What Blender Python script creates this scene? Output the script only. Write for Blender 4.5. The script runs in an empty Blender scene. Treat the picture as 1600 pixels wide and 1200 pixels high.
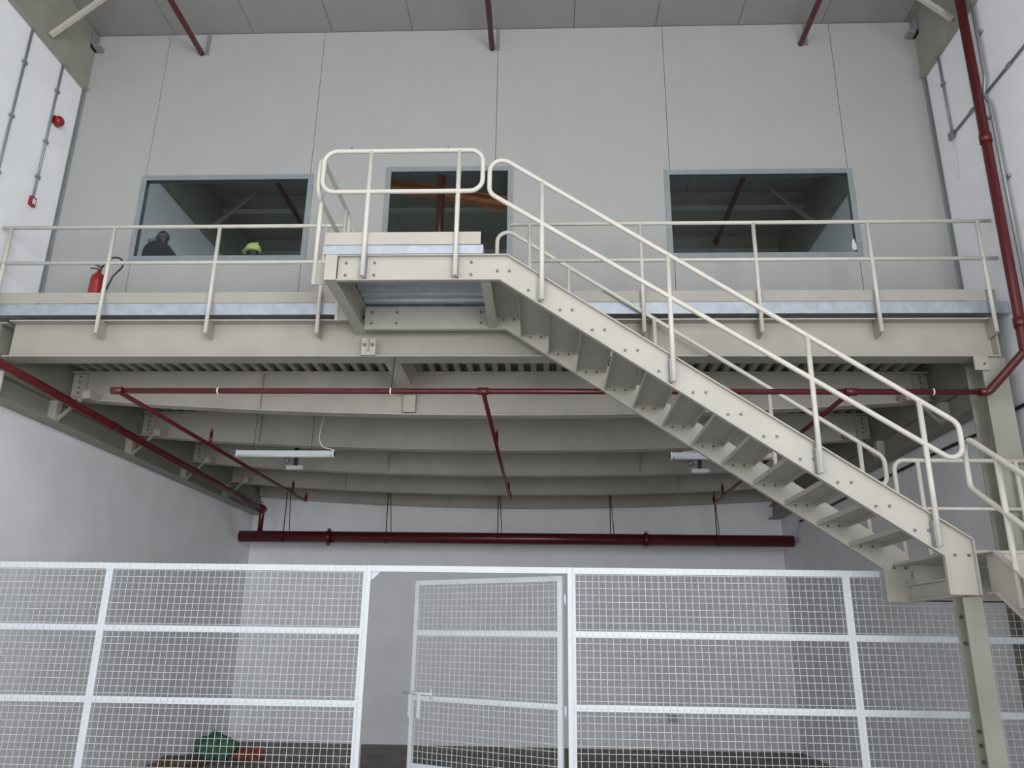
import bpy, math, random
from mathutils import Vector, Matrix

random.seed(7)
SC = bpy.context.scene
COL = SC.collection

# ------------------------------------------------------------------ camera
cam_data = bpy.data.cameras.new('camera')
cam = bpy.data.objects.new('camera', cam_data)
COL.objects.link(cam)
cam_data.sensor_fit = 'HORIZONTAL'
cam_data.sensor_width = 36.0
cam_data.lens = 36.0 * 1239.0 / 1600.0
cam_data.clip_end = 200
PITCH, YAW, ROLL = .3132, .0443, .0148
fw = Vector((-math.sin(YAW) * math.cos(PITCH), math.cos(YAW) * math.cos(PITCH), math.sin(PITCH)))
rt = Vector((math.cos(YAW), math.sin(YAW), 0))
up = rt.cross(fw)
r2 = rt * math.cos(ROLL) + up * math.sin(ROLL)
u2 = up * math.cos(ROLL) - rt * math.sin(ROLL)
cam.matrix_world = Matrix(((r2.x, u2.x, -fw.x, 0), (r2.y, u2.y, -fw.y, 0), (r2.z, u2.z, -fw.z, 2.34), (0, 0, 0, 1)))
SC.camera = cam

# ------------------------------------------------------------------ light
vs = SC.view_settings
vs.view_transform = 'Standard'
vs.look = 'None'
vs.gamma = 1
vs.use_curve_mapping = False
vs.exposure = -0.46
SC.cycles.max_bounces = 8
SC.cycles.diffuse_bounces = 5
SC.cycles.transparent_max_bounces = 16
SC.cycles.use_denoising = True
world = bpy.data.worlds.new('sky')
SC.world = world
world.use_nodes = True
bg = world.node_tree.nodes['Background']
bg.inputs[0].default_value = (.62, .72, .9, 1)
bg.inputs[1].default_value = 0.5


def area(name, loc, target, sx, sy, power, color):
    d = bpy.data.lights.new(name, 'AREA')
    d.shape = 'RECTANGLE'
    d.size, d.size_y, d.energy, d.color = sx, sy, power, color
    o = bpy.data.objects.new(name, d)
    COL.objects.link(o)
    o.location = loc
    o.rotation_euler = (Vector(target) - Vector(loc)).to_track_quat('-Z', 'Y').to_euler()
    return o


area('bay_door_daylight', (-1.6, -23.6, 4.6), (-1.4, 10, 4.6), 11.0, 8.6, 1250, (1.0, .99, .97))
area('right_side_fill', (5.80, -8.0, 4.2), (-7.4, 12, 4.2), 9.0, 7.6, 3300, (.95, .975, 1.0))  # added fill from an invented right opening, brightens the left wall
area('left_side_fill', (-7.40, -8.0, 4.2), (5.8, 12, 4.2), 9.0, 7.6, 850, (.95, .975, 1.0))  # added fill from an invented left opening, lifts the right wall and low areas
area('overhead_fill', (-.8, .5, 11.6), (-.8, .51, 0), 9.0, 4.5, 420, (.97, .985, 1.0))  # added fill under the closed ceiling, lifts the deck and lower panel wall
area('office_fill', (-.8, 12.0, 11.6), (-.8, 12.6, 6.5), 11.0, .8, 115, (.96, .98, 1.0))  # added fill hidden behind the upper wall, brightens the room inside

# ------------------------------------------------------------------ materials


def mat(name, color, rough=.5, metal=0.0, amp=.08, scale=6.0, bump=0.0, bscale=60.0, spec=.5):
    m = bpy.data.materials.new(name)
    m.use_nodes = True
    nt = m.node_tree
    b = nt.nodes['Principled BSDF']
    b.inputs['Roughness'].default_value = rough
    b.inputs['Metallic'].default_value = metal
    b.inputs['Specular IOR Level'].default_value = spec
    tc = nt.nodes.new('ShaderNodeTexCoord')
    nz = nt.nodes.new('ShaderNodeTexNoise')
    nz.inputs['Scale'].default_value = scale
    nz.inputs['Detail'].default_value = 6
    nt.links.new(tc.outputs['Object'], nz.inputs['Vector'])
    rp = nt.nodes.new('ShaderNodeValToRGB')
    rp.color_ramp.elements[0].position = .3
    rp.color_ramp.elements[1].position = .72
    rp.color_ramp.elements[0].color = tuple(c * (1 - amp) for c in color) + (1,)
    rp.color_ramp.elements[1].color = tuple(min(1, c * (1 + amp)) for c in color) + (1,)
    nt.links.new(nz.outputs['Fac'], rp.inputs['Fac'])
    nt.links.new(rp.outputs['Color'], b.inputs['Base Color'])
    if bump:
        n2 = nt.nodes.new('ShaderNodeTexNoise')
        n2.inputs['Scale'].default_value = bscale
        nt.links.new(tc.outputs['Object'], n2.inputs['Vector'])
        bp = nt.nodes.new('ShaderNodeBump')
        bp.inputs['Strength'].default_value = bump
        bp.inputs['Distance'].default_value = .01
        nt.links.new(n2.outputs['Fac'], bp.inputs['Height'])
        nt.links.new(bp.outputs['Normal'], b.inputs['Normal'])
    return m


M = {
    'panel': mat('white_wall_panel', (.365, .365, .358), .38, amp=.025, scale=1.2),
    'plaster': mat('cool_white_plaster', (.86, .865, .89), .85, amp=.04, scale=1.5, bump=.15),
    'seam': mat('panel_joint', (.12, .12, .12), .8),
    'stair': mat('pale_cream_paint', (.425, .405, .355), .45, amp=.04, scale=2.5),
    'cream': mat('cream_paint', (.355, .338, .292), .45, amp=.06, scale=2.5),
    'rail': mat('cream_rail_paint', (.575, .55, .49), .38, amp=.05, scale=5),
    'beam': mat('beige_primer_paint', (.46, .43, .385), .6, amp=.08, scale=2.0),
    'olive': mat('olive_grey_steel', (.30, .30, .25), .6, amp=.10, scale=2.5),  # on the roof beams: cream steel with its shade put into the colour
    'fence': mat('white_fence_paint', (.61, .64, .67), .35, amp=.03, scale=4),
    'galv': mat('galvanised_steel', (.42, .46, .51), .38, metal=.55, amp=.12, scale=9),
    'galvdark': mat('dull_galvanised_steel', (.30, .32, .34), .5, metal=.4, amp=.12, scale=9),
    'frame': mat('grey_window_flashing', (.27, .30, .31), .45, metal=.3, amp=.08, scale=7),
    'reveal': mat('shaded_grey_flashing', (.10, .12, .135), .5, amp=.08),  # frame flashing darkened: shade of the unlit jambs put into the colour
    'red': mat('red_pipe_paint', (.09, .009, .012), .3, amp=.15, scale=5),
    'redbright': mat('red_enamel', (.24, .012, .014), .25, amp=.05),
    'dark': mat('black_rubber', (.018, .018, .02), .55),
    'bolt': mat('zinc_bolt', (.16, .15, .14), .5, metal=.5),
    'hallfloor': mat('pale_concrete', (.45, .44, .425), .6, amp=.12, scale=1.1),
    'deckfloor': mat('pale_screed', (.62, .62, .60), .6, amp=.06, scale=1.5),
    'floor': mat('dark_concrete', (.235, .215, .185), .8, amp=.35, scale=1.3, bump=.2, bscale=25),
    'ceiling': mat('grey_ceiling_sheet', (.29, .285, .27), .6, amp=.03, scale=1.5),
    'conduit': mat('grey_conduit', (.27, .29, .30), .4, metal=.4),
    'cablewhite': mat('white_cable', (.75, .75, .73), .5),
    'tube': mat('white_fixture_enamel', (.66, .70, .74), .35, amp=.04),
    'orange': mat('orange_beam_paint', (.55, .17, .03), .5, amp=.12),
    'green': mat('green_woven_sack', (.05, .135, .075), .8, amp=.35, scale=12, bump=.4, bscale=18),
    'rust': mat('orange_red_sack', (.26, .06, .028), .8, amp=.35, scale=12, bump=.4, bscale=18),
    'card': mat('brown_cardboard', (.13, .085, .05), .85, amp=.3, scale=8),
    'skin': mat('dark_brown_skin', (.03, .018, .014), .5, amp=.1, scale=14),
    'jacket': mat('black_jacket_cloth', (.012, .011, .013), .85, amp=.2, scale=20),
    'mask': mat('grey_mask_plastic', (.22, .24, .24), .5),
    'lime': mat('lime_yellow_plastic', (.62, .66, .20), .35, amp=.05),
    'foil': mat('bright_foil', (.85, .9, .95), .25, metal=.6, amp=.2, scale=30, bump=.5, bscale=50),
    'brass': mat('sprinkler_brass', (.34, .16, .08), .4, metal=.6),
    'clad': mat('steel_roof_sheet', (.5, .5, .5), .6),
}


def glass_mat():
    m = bpy.data.materials.new('window_glass')
    m.use_nodes = True
    nt = m.node_tree
    nt.nodes.clear()
    out = nt.nodes.new('ShaderNodeOutputMaterial')
    mx = nt.nodes.new('ShaderNodeMixShader')
    tr = nt.nodes.new('ShaderNodeBsdfTransparent')
    tr.inputs[0].default_value = (.90, .95, .95, 1)
    gl = nt.nodes.new('ShaderNodeBsdfGlossy')
    gl.inputs['Roughness'].default_value = .03
    fr = nt.nodes.new('ShaderNodeFresnel')
    fr.inputs['IOR'].default_value = 1.28
    nt.links.new(fr.outputs[0], mx.inputs[0])
    nt.links.new(tr.outputs[0], mx.inputs[1])
    nt.links.new(gl.outputs[0], mx.inputs[2])
    nt.links.new(mx.outputs[0], out.inputs[0])
    return m


M['glass'] = glass_mat()

# ------------------------------------------------------------------ mesh helpers
ORG = {}


def tag(o, label=None, cat=None, group=None, kind=None):
    if label: o['label'] = label
    if cat: o['category'] = cat
    if group: o['group'] = group
    if kind: o['kind'] = kind
    return o


def thing(name, loc, label, cat, group=None, kind=None):
    o = bpy.data.objects.new(name, None)
    o.empty_display_size = .2
    COL.objects.link(o)
    o.location = loc
    ORG[o] = Vector(loc)
    return tag(o, label, cat, group, kind)


def fillet(pts, r, n=6, closed=False):
    pts = [Vector(p) for p in pts]
    out = []
    N = len(pts)
    for i, p in enumerate(pts):
        if not closed and (i == 0 or i == N - 1):
            out.append(p)
            continue
        a, b = pts[i - 1] - p, pts[(i + 1) % N] - p
        la, lb = a.length, b.length
        a.normalize(); b.normalize()
        ang = a.angle(b)
        if ang > 3.1:
            out.append(p)
            continue
        t = min(r / math.tan(ang / 2), la * .48, lb * .48)
        rr = t * math.tan(ang / 2)
        c = p + (a + b).normalized() * (rr / math.sin(ang / 2))
        v0, v1 = p + a * t - c, p + b * t - c
        tot = v0.angle(v1)
        for k in range(n + 1):
            s = k / n
            out.append(c + (v0 * math.sin((1 - s) * tot) + v1 * math.sin(s * tot)) / math.sin(tot))
    return out


class MB:
    def __init__(s):
        s.v, s.f, s.sm = [], [], []

    def add(s, vs, fs, smooth=False):
        k = len(s.v)
        s.v += [Vector(p) for p in vs]
        s.f += [tuple(i + k for i in q) for q in fs]
        s.sm += [smooth] * len(fs)
        return s

    def box(s, x0, x1, y0, y1, z0, z1):
        x0, x1 = sorted((x0, x1)); y0, y1 = sorted((y0, y1)); z0, z1 = sorted((z0, z1))
        v = [(x, y, z) for z in (z0, z1) for y in (y0, y1) for x in (x0, x1)]
        return s.add(v, [(0, 2, 3, 1), (4, 5, 7, 6), (0, 1, 5, 4), (2, 6, 7, 3), (0, 4, 6, 2), (1, 3, 7, 5)])

    def bar(s, a, b, w, h, side=None):
        """rectangular bar from a to b: w across 'side', h across the other way"""
        a, b = Vector(a), Vector(b)
        d = (b - a).normalized()
        sd = Vector(side) if side else d.cross(Vector((0, 0, 1)))
        sd = (sd - d * sd.dot(d)).normalized()
        u = sd.cross(d).normalized()
        v = [p + sd * i * w / 2 + u * j * h / 2 for p in (a, b) for i, j in ((-1, -1), (1, -1), (1, 1), (-1, 1))]
        return s.add(v, [(0, 1, 2, 3), (7, 6, 5, 4), (0, 4, 5, 1), (1, 5, 6, 2), (2, 6, 7, 3), (3, 7, 4, 0)])

    def prism(s, poly, y0, y1, axis='Y'):
        n = len(poly)
        f = {'Y': lambda p, y: (p[0], y, p[1]), 'X': lambda p, y: (y, p[0], p[1]), 'Z': lambda p, y: (p[0], p[1], y)}[axis]
        v = [f(p, y0) for p in poly] + [f(p, y1) for p in poly]
        fs = [tuple(range(n)), tuple(range(2 * n - 1, n - 1, -1))]
        fs += [(i, i + n, (i + 1) % n + n, (i + 1) % n) for i in range(n)]
        return s.add(v, fs)

    def tube(s, pts, r, seg=12, closed=False, caps=True):
        pts = [Vector(p) for p in pts]
        P = [pts[0]]
        for p in pts[1:]:
            if (p - P[-1]).length > 1e-5: P.append(p)
        if closed and (P[0] - P[-1]).length < 1e-5: P.pop()
        N = len(P)
        tang = []
        for i in range(N):
            if closed: t = P[(i + 1) % N] - P[i - 1]
            else: t = P[min(i + 1, N - 1)] - P[max(i - 1, 0)]
            tang.append(t.normalized())
        ref = Vector((0, 0, 1)) if abs(tang[0].z) < .9 else Vector((0, 1, 0))
        u = (ref - tang[0] * ref.dot(tang[0])).normalized()
        v, rings = [], []
        for i in range(N):
            t = tang[i]
            u = (u - t * u.dot(t)).normalized()
            w = t.cross(u)
            rr = r[i] if isinstance(r, (list, tuple)) else r
            v += [P[i] + (u * math.cos(2 * math.pi * k / seg) + w * math.sin(2 * math.pi * k / seg)) * rr for k in range(seg)]
        fs = []
        for i in range(N if closed else N - 1):
            a, b = i * seg, ((i + 1) % N) * seg
            fs += [(a + k, a + (k + 1) % seg, b + (k + 1) % seg, b + k) for k in range(seg)]
        s.add(v, fs, True)
        if caps and not closed:
            k = len(s.v)
            s.f += [tuple(k - N * seg + i for i in range(seg - 1, -1, -1)), tuple(k - seg + i for i in range(seg))]
            s.sm += [False, False]
        return s

    def lathe(s, base, prof, seg=20, axis=(0, 0, 1)):
        ax = Vector(axis).normalized()
        pts = [Vector(base) + ax * h for _, h in prof]
        ref = Vector((1, 0, 0)) if abs(ax.x) < .9 else Vector((0, 1, 0))
        u = (ref - ax * ref.dot(ax)).normalized()
        w = ax.cross(u)
        v = [p + (u * math.cos(2 * math.pi * k / seg) + w * math.sin(2 * math.pi * k / seg)) * max(rr, 1e-4) for p, (rr, _) in zip(pts, prof) for k in range(seg)]
        fs = [(i * seg + k, i * seg + (k + 1) % seg, (i + 1) * seg + (k + 1) % seg, (i + 1) * seg + k) for i in range(len(prof) - 1) for k in range(seg)]
        fs += [tuple(range(seg - 1, -1, -1)), tuple((len(prof) - 1) * seg + i for i in range(seg))]
        return s.add(v, fs, True)

    def blob(s, c, rx, ry, rz, rough=.12, seed=0, nu=18, nv=10, flat=True):
        rnd = random.Random(seed)
        ph = [(rnd.uniform(0, 6), rnd.uniform(0, 6), rnd.randint(2, 5), rnd.randint(1, 4)) for _ in range(5)]
        v = []
        for j in range(nv + 1):
            th = math.pi * j / nv
            for i in range(nu):
                a = 2 * math.pi * i / nu
                d = 1 + rough * sum(math.sin(m * a + p) * math.sin(n * th + q) for p, q, m, n in ph) / 2
                z = math.cos(th) * rz * d
                if flat: z = max(z, -rz * .72)
                v.append((c[0] + math.sin(th) * math.cos(a) * rx * d, c[1] + math.sin(th) * math.sin(a) * ry * d, c[2] + z))
        fs = [(j * nu + i, (j + 1) * nu + i, (j + 1) * nu + (i + 1) % nu, j * nu + (i + 1) % nu) for j in range(nv) for i in range(nu)]
        return s.add(v, fs, True)

    def build(s, name, m, parent=None, label=None):
        o0 = ORG[parent] if parent else None
        me = bpy.data.meshes.new(name)
        org = o0 if o0 is not None else Vector((0, 0, 0))
        if o0 is None:
            lo = Vector([min(p[i] for p in s.v) for i in range(3)]); hi = Vector([max(p[i] for p in s.v) for i in range(3)])
            org = Vector(((lo.x + hi.x) / 2, (lo.y + hi.y) / 2, lo.z))
        me.from_pydata([p - org for p in s.v], [], s.f)
        me.polygons.foreach_set('use_smooth', s.sm)
        me.materials.append(M[m])
        me.validate()
        import bmesh
        b = bmesh.new(); b.from_mesh(me)
        bmesh.ops.remove_doubles(b, verts=b.verts, dist=1e-6)
        bmesh.ops.recalc_face_normals(b, faces=b.faces)
        b.to_mesh(me); b.free()
        o = bpy.data.objects.new(name, me)
        COL.objects.link(o)
        if parent: o.parent = parent
        else: o.location = org
        ORG[o] = org
        if label: o['label'] = label
        return o


def structure(o, label=None):
    o['kind'] = 'structure'
    if label: o['label'] = label
    return o


def ibeam_x(mb, x0, x1, yc, z0, z1, fw_, tw=.012, tf=.018):
    mb.box(x0, x1, yc - fw_ / 2, yc + fw_ / 2, z0, z0 + tf)
    mb.box(x0, x1, yc - fw_ / 2, yc + fw_ / 2, z1 - tf, z1)
    return mb.box(x0, x1, yc - tw / 2, yc + tw / 2, z0 + tf, z1 - tf)


def ibeam_y(mb, y0, y1, xc, z0, z1, fw_, tw=.012, tf=.018):
    mb.box(xc - fw_ / 2, xc + fw_ / 2, y0, y1, z0, z0 + tf)
    mb.box(xc - fw_ / 2, xc + fw_ / 2, y0, y1, z1 - tf, z1)
    return mb.box(xc - tw / 2, xc + tw / 2, y0, y1, z0 + tf, z1 - tf)


def hcol(mb, xc, y0, y1, z0, z1, fw_, tw=.012, tf=.018):
    mb.box(xc - fw_ / 2, xc + fw_ / 2, y0, y0 + tf, z0, z1)
    mb.box(xc - fw_ / 2, xc + fw_ / 2, y1 - tf, y1, z0, z1)
    return mb.box(xc - tw / 2, xc + tw / 2, y0 + tf, y1 - tf, z0, z1)


# shared bolt-head mesh (hexagon, pointing to -Y)
_bm = MB().prism([(.016 * math.cos(math.pi * k / 3), .016 * math.sin(math.pi * k / 3)) for k in range(6)], -.014, .002)
_bolt = bpy.data.meshes.new('bolt')
_bolt.from_pydata(_bm.v, [], _bm.f)
_bolt.materials.append(M['bolt'])


def bolt(parent, x, y, z, s=1.0):
    o = bpy.data.objects.new('bolt', _bolt)
    COL.objects.link(o)
    o.parent = parent
    o.location = Vector((x, y, z)) - ORG[parent]
    o.scale = (s, 1, s)
    return o


# ------------------------------------------------------------------ main dimensions
XL, XR = -7.45, 5.85
YB, YW, YF, YN = 20.04, 10.43, 9.47, -24.0
ZC, ZD = 11.77, 6.51          # ceiling, mezzanine floor level

# ------------------------------------------------------------------ room shell
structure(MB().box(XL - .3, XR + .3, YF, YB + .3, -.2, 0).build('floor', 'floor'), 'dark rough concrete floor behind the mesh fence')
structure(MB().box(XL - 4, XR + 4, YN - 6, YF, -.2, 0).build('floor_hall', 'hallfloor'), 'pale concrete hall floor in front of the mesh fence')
structure(MB().box(XL - .2, XL, YN, -12.8, 0, ZC + .2).box(XL - .2, XL, -3.2, YB + .2, 0, ZC + .2).box(XL - .2, XL, -12.8, -3.2, 8.2, ZC + .2).build('wall_left', 'plaster'))  # unseen opening added for the left fill light
structure(MB().box(XR, XR + .2, YN, -12.8, 0, ZC + .2).box(XR, XR + .2, -3.2, YB + .2, 0, ZC + .2).box(XR, XR + .2, -12.8, -3.2, 8.2, ZC + .2).build('wall_right', 'plaster'))  # unseen opening added for the right fill light
structure(MB().box(XL, XR, YB, YB + .2, 0, ZC + .2).build('wall_back', 'plaster'))
wf = MB().box(XL, -7.2, YN - .2, YN, 0, ZC).box(4.0, XR, YN - .2, YN, 0, ZC).box(-7.2, 4.0, YN - .2, YN, 9.0, ZC)
structure(wf.build('wall_front', 'plaster'))
cb = MB()
x = XL
xs = [-7.45] + [-6.1 + 1.31 * k for k in range(10)] + [5.85]
xs = sorted(v for v in xs if v <= XR)
for a, b in zip(xs[:-1], xs[1:]):
    cb.box(a + .004, b - .004, YN, YB, ZC, ZC + .05)
cb.box(XL, XR, YN, YB, ZC + .04, ZC + .1)
structure(cb.build('ceiling', 'ceiling'))

# upper partition of wall panels with three openings
OPEN = [(-6.19, -3.57, 7.665, 9.06), (-2.40, -.52, ZD, 9.17), (1.80, 4.52, 7.665, 9.07)]
SEAMS = [-6.17, -3.60, -.765, 1.86, 4.49]
wp = MB()
cuts = sorted(set([XL + .02, XR - .02] + SEAMS + [v for o in OPEN for v in o[:2]]))
for a, b in zip(cuts[:-1], cuts[1:]):
    if b - a < 1e-4: continue
    mid = (a + b) / 2
    zs = [(ZD, ZC - .012)]
    for x0, x1, z0, z1 in OPEN:
        if x0 < mid < x1:
            zs = [(ZD, z0), (z1, ZC - .012)] if z0 > ZD else [(z1, ZC - .012)]
    for z0, z1 in zs:
        wp.box(a + (.004 if a in SEAMS else 0), b - (.004 if b in SEAMS else 0), YW, YW + .1, z0, z1)
structure(wp.build('wall_upper', 'panel'), 'white panel wall above the mezzanine with windows')
sb = MB()
for xx in SEAMS:
    o = [q for q in OPEN if q[0] < xx < q[1]]
    z0 = o[0][3] if o else ZD
    for z in [(ZD, ZC - .02)] if not o else [(o[0][3], ZC - .02)]:
        sb.box(xx - .004, xx + .004, YW + .02, YW + .08, z[0], z[1])
structure(sb.build('trim_1', 'seam'))
for i, (xx, s) in enumerate(((XL, 1), (XR, -1))):
    t = MB().box(xx, xx + s * .05, YW - .012, YW, ZD, 10.69).box(xx, xx + s * .012, YW - .05, YW, ZD, 10.69)
    structure(t.build('trim_%d' % (i + 2), 'conduit'))

WLAB = ['left window in the white upper wall, two people behind it', 'tall glazed doorway behind the stair landing', 'right window in the white upper wall with no one behind it']
for i, (x0, x1, z0, z1) in enumerate(OPEN):
    w = thing('door_1' if i == 1 else 'window_%d' % (1 if i == 0 else 2), ((x0 + x1) / 2, YW, z0), WLAB[i], 'door' if i == 1 else 'window', kind='structure')
    f = MB()
    t = .05
    y0, y1 = YW - .014, YW - .001
    f.box(x0 - .03, x0 + t, y0, y1, z0 - .03, z1 + .03).box(x1 - t, x1 + .03, y0, y1, z0 - .03, z1 + .03)
    f.box(x0 + t, x1 - t, y0, y1, z1 - t, z1 + .03)
    if i != 1: f.box(x0 + t, x1 - t, y0, y1, z0 - .03, z0 + t)
    f.build('window_frame', 'frame', w)
    f = MB().box(x0 + .002, x0 + .02, YW, YW + .14, z0, z1).box(x1 - .02, x1 - .002, YW, YW + .14, z0, z1).box(x0 + .02, x1 - .02, YW, YW + .14, z1 - .02, z1 - .002)
    if i != 1: f.box(x0 + .02, x1 - .02, YW, YW + .14, z0 + .002, z0 + .02)
    f.build('reveal', 'reveal', w)
    MB().box(x0 + .02, x1 - .02, YW + .012, YW + .018, z0 + .02, z1 - .02).build('pane', 'glass', w)

# ------------------------------------------------------------------ mezzanine
structure(MB().box(XL, XR, YF + .01, YB, 6.395, ZD).build('floor_mezzanine', 'deckfloor'))
dk = MB()
prof = []
px = XL + .30
while px < XR - .5:
    prof += [(px, 6.31), (px + .08, 6.31), (px + .095, 6.19), (px + .175, 6.19)]
    px += .19
for i in range(len(prof) - 1):
    a, b = prof[i], prof[i + 1]
    dk.add([(a[0], 9.76, a[1]), (b[0], 9.76, b[1]), (b[0], YB - .02, b[1]), (a[0], YB - .02, a[1])], [(0, 1, 2, 3)])
dk.box(prof[0][0], prof[-1][0], 9.76, YB - .02, 6.312, 6.39)
dko = dk.build('decking', 'olive')
tag(dko, 'ribbed steel decking laid over the floor beams, seen from below', 'decking')

e = thing('edge_beam', (-.7, 9.68, 5.78), 'deep cream steel beam along the front edge of the mezzanine', 'beam')
ibeam_x(MB(), -7.1, 5.62, 9.605, 5.78, 6.295, .27).build('beam_body', 'cream', e)
MB().box(5.62, 5.645, 9.47, 9.74, 5.78, 6.34).build('end_plate', 'cream', e)
MB().box(5.30, 5.48, 9.47, 9.482, 5.60, 5.778).build('cleat', 'cream', e)
bolt(e, 5.42, 9.47, 5.68)
tag(MB().box(XL + .02, XR - .02, 9.445, 9.457, 6.352, ZD).box(XL + .02, XR - .02, 9.457, 9.52, 6.352, 6.358).build('deck_edging', 'galv'),
    'galvanised strip closing the front edge of the mezzanine floor', 'deck edging')
tag(MB().box(XL + .02, -2.62, 9.432, 9.442, 6.515, 6.668).build('toe_board', 'cream'),
    'long cream toe board under the railing left of the stair landing', 'toe board')
tag(MB().box(-.42, XR - .16, 9.432, 9.442, 6.515, 6.668).build('toe_board', 'cream'),
    'long cream toe board under the railing right of the stair landing', 'toe board')

# interior floor beams with a bellied lower edge
BY = [11.35, 13.60, 15.80, 17.95, 19.80]
ordn = ['nearest the front edge beam', 'second behind the front edge beam', 'third behind the front edge beam',
        'fourth behind the front edge beam', 'last before the back wall, above the thick red header pipe']


def zbot(x):
    t = (x + .8) / 6.5
    return 5.50 + .25 * min(1, t * t)


for i, y in enumerate(BY):
    b = thing('floor_beam', (-.8, y, 5.5), 'beige steel floor beam under the mezzanine, ' + ordn[i], 'beam', 'floor beams under the mezzanine')
    m = MB()
    x0, x1, n = -7.26, 5.62, 24
    m.box(x0, x1, y - .1, y + .1, 6.166, 6.186)
    for k in range(n):
        a, c = x0 + (x1 - x0) * k / n, x0 + (x1 - x0) * (k + 1) / n
        za, zc = zbot(a), zbot(c)
        m.prism([(a, za + .015), (c, zc + .015), (c, 6.167), (a, 6.167)], y - .006, y + .006)
        m.prism([(a, za), (c, zc), (c, zc + .018), (a, za + .018)], y - .1, y + .1)
    m.build('beam_body', 'beam', b)
    for sx in (-1, 1):
        xe = -7.26 if sx < 0 else 5.62
        p = MB().box(xe, xe - sx * .22, y - .03, y - .006, 5.80, 6.16).build('splice_plate', 'beam', b)
        for k in range(4):
            bolt(p, xe - sx * .11, y - .03, 5.86 + .085 * k)
    for xx in ((-4.3, 1.6), (-5.1, 2.6), (-3.2, 1.9), (-4.6, 3.0), (-2.4, .9))[i]:
        MB().box(xx, xx + .012, y - .07, y - .006, zbot(xx) + .02, 6.166).build('stiffener', 'beam', b)

st = thing('stub_beam', (-2.02, 10.5, 5.8), 'short beige beam joining the front edge beam to the first floor beam', 'beam')
ibeam_y(MB(), 9.62, 11.33, -2.02, 5.80, 6.165, .2).build('beam_body', 'beam', st)
MB().box(-2.11, -1.93, 11.22, 11.33, 5.54, 5.86).build('cleat', 'beam', st)

# side beams along the walls under the mezzanine
for s, nm in ((-1, 'left'), (1, 'right')):
    xw = -7.31 if s < 0 else 5.67
    b = thing('side_beam', (xw, 14.8, 5.3), 'olive grey steel beam along the %s wall under the mezzanine' % nm, 'beam', 'side beams under the mezzanine')
    m = MB()
    m.box(xw - .13, xw + .13, 9.9 if s > 0 else 9.54, YB, 5.30, 5.32).box(xw - .13, xw + .13, 9.9 if s > 0 else 9.54, YB, 6.27, 6.297).box(xw - .006, xw + .006, 9.9 if s > 0 else 9.54, YB, 5.31, 6.28)
    m.box(xw, xw - s * .09, 9.9 if s > 0 else 9.54, YB, 5.62, 5.635)
    if s < 0: MB().box(-7.43, -7.06, 9.52, 9.54, 5.26, 5.60).build('end_plate', 'beam', b)
    m.build('beam_body', 'olive', b)
    for y in BY[:-1]:
        MB().box(xw - s * .006, xw - s * .125, y - .42, y - .30, 5.32, 5.62).build('stiffener', 'beam', b)
        MB().bar((xw - s * .1, y - .34, 5.33), (xw - s * .42, y - .30, 5.70), .07, .012, (0, 1, 0)).build('brace', 'beam', b)
        MB().box(xw - s * .42, xw - s * .54, y - .34, y - .1, 5.68, 5.80).build('cleat', 'beam', b)

# columns carrying the mezzanine
c = thing('column', (5.56, 9.92, 0), 'grey green steel column at the right end of the mezzanine front', 'column')
hcol(MB(), 5.55, 9.50, 9.88, .025, 5.775, .30).build('shaft', 'olive', c)
MB().box(5.38, 5.72, 9.49, 9.89, 0, .025).build('base_plate', 'olive', c)
# ------------------------------------------------------------------ mezzanine railings
RT, RM, RY, RR = 7.612, 7.075, 9.375, .026


def railing(label, xa, xb, posts, loop_at):
    t = thing('guard_railing', ((xa + xb) / 2, RY, 6.06), label, 'railing')
    if loop_at == 'right':
        MB().tube(fillet([(xa, RY, RT), (xb, RY, RT), (xb, RY, RM), (xa, RY, RM)], .16, 8), RR).build('rail', 'rail', t)
    else:
        MB().tube([(xa, RY, RT), (xb, RY, RT)], RR).build('top_rail', 'rail', t)
        MB().tube([(posts[0], RY, RM), (xb, RY, RM)], RR).build('mid_rail', 'rail', t)
    for x in posts:
        p = MB().tube([(x, RY, 6.065), (x, RY, RT)], RR).build('post', 'rail', t)
        MB().box(x + .0, x + .012, RY + .02, 9.598, 6.05, 6.275).build('bracket', 'cream', p)
    return t


railing('cream tube guard railing on the mezzanine left of the stair landing', XL + .04, -2.56, [-7.285, -5.845, -4.395, -2.94], 'right')
railing('cream tube guard railing on the mezzanine right of the stair landing', -.46, 5.77, [-.21, 1.247, 2.72, 4.19, 5.59], 'left')

# ------------------------------------------------------------------ main staircase
SL = .6765
st = thing('staircase', (1.0, 8.6, 2.81), 'long cream steel staircase descending right from the upper landing', 'staircase')


def ztop(x): return 6.40 if x < -.42 else 6.40 - SL * (x + .42)


def zlow(x): return 6.09 if x < -.5 else 6.09 - SL * (x + .5)


def stringer(y, out, name, xl):
    """channel web at y with flanges standing out towards 'out'"""
    web = [(xl, 6.09), (-.5, 6.09), (3.815, zlow(3.815)), (3.815, 2.815), (4.11, 2.815), (4.11, ztop(4.11)), (-.42, 6.40), (xl, 6.40)]
    m = MB().prism(web, y - .006, y + .006)
    yo = y + out * .055
    top = [(xl, 6.40), (-.42, 6.40), (4.11, ztop(4.11)), (4.11, 2.815)]
    bot = [(xl, 6.09), (-.5, 6.09), (3.815, zlow(3.815)), (3.815, 2.815)]
    for path, inw in ((top, 1), (bot, -1)):
        for a, b in zip(path[:-1], path[1:]):
            d = Vector((b[0] - a[0], 0, b[1] - a[1])).normalized()
            n = Vector((d.z, 0, -d.x)) * .012 * inw
            q = [Vector((a[0], 0, a[1])), Vector((b[0], 0, b[1]))]
            q += [q[1] + n, q[0] + n]
            m.prism([(v.x, v.z) for v in q], min(y, yo), max(y, yo))
    return m.build(name, 'stair', st)


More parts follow.
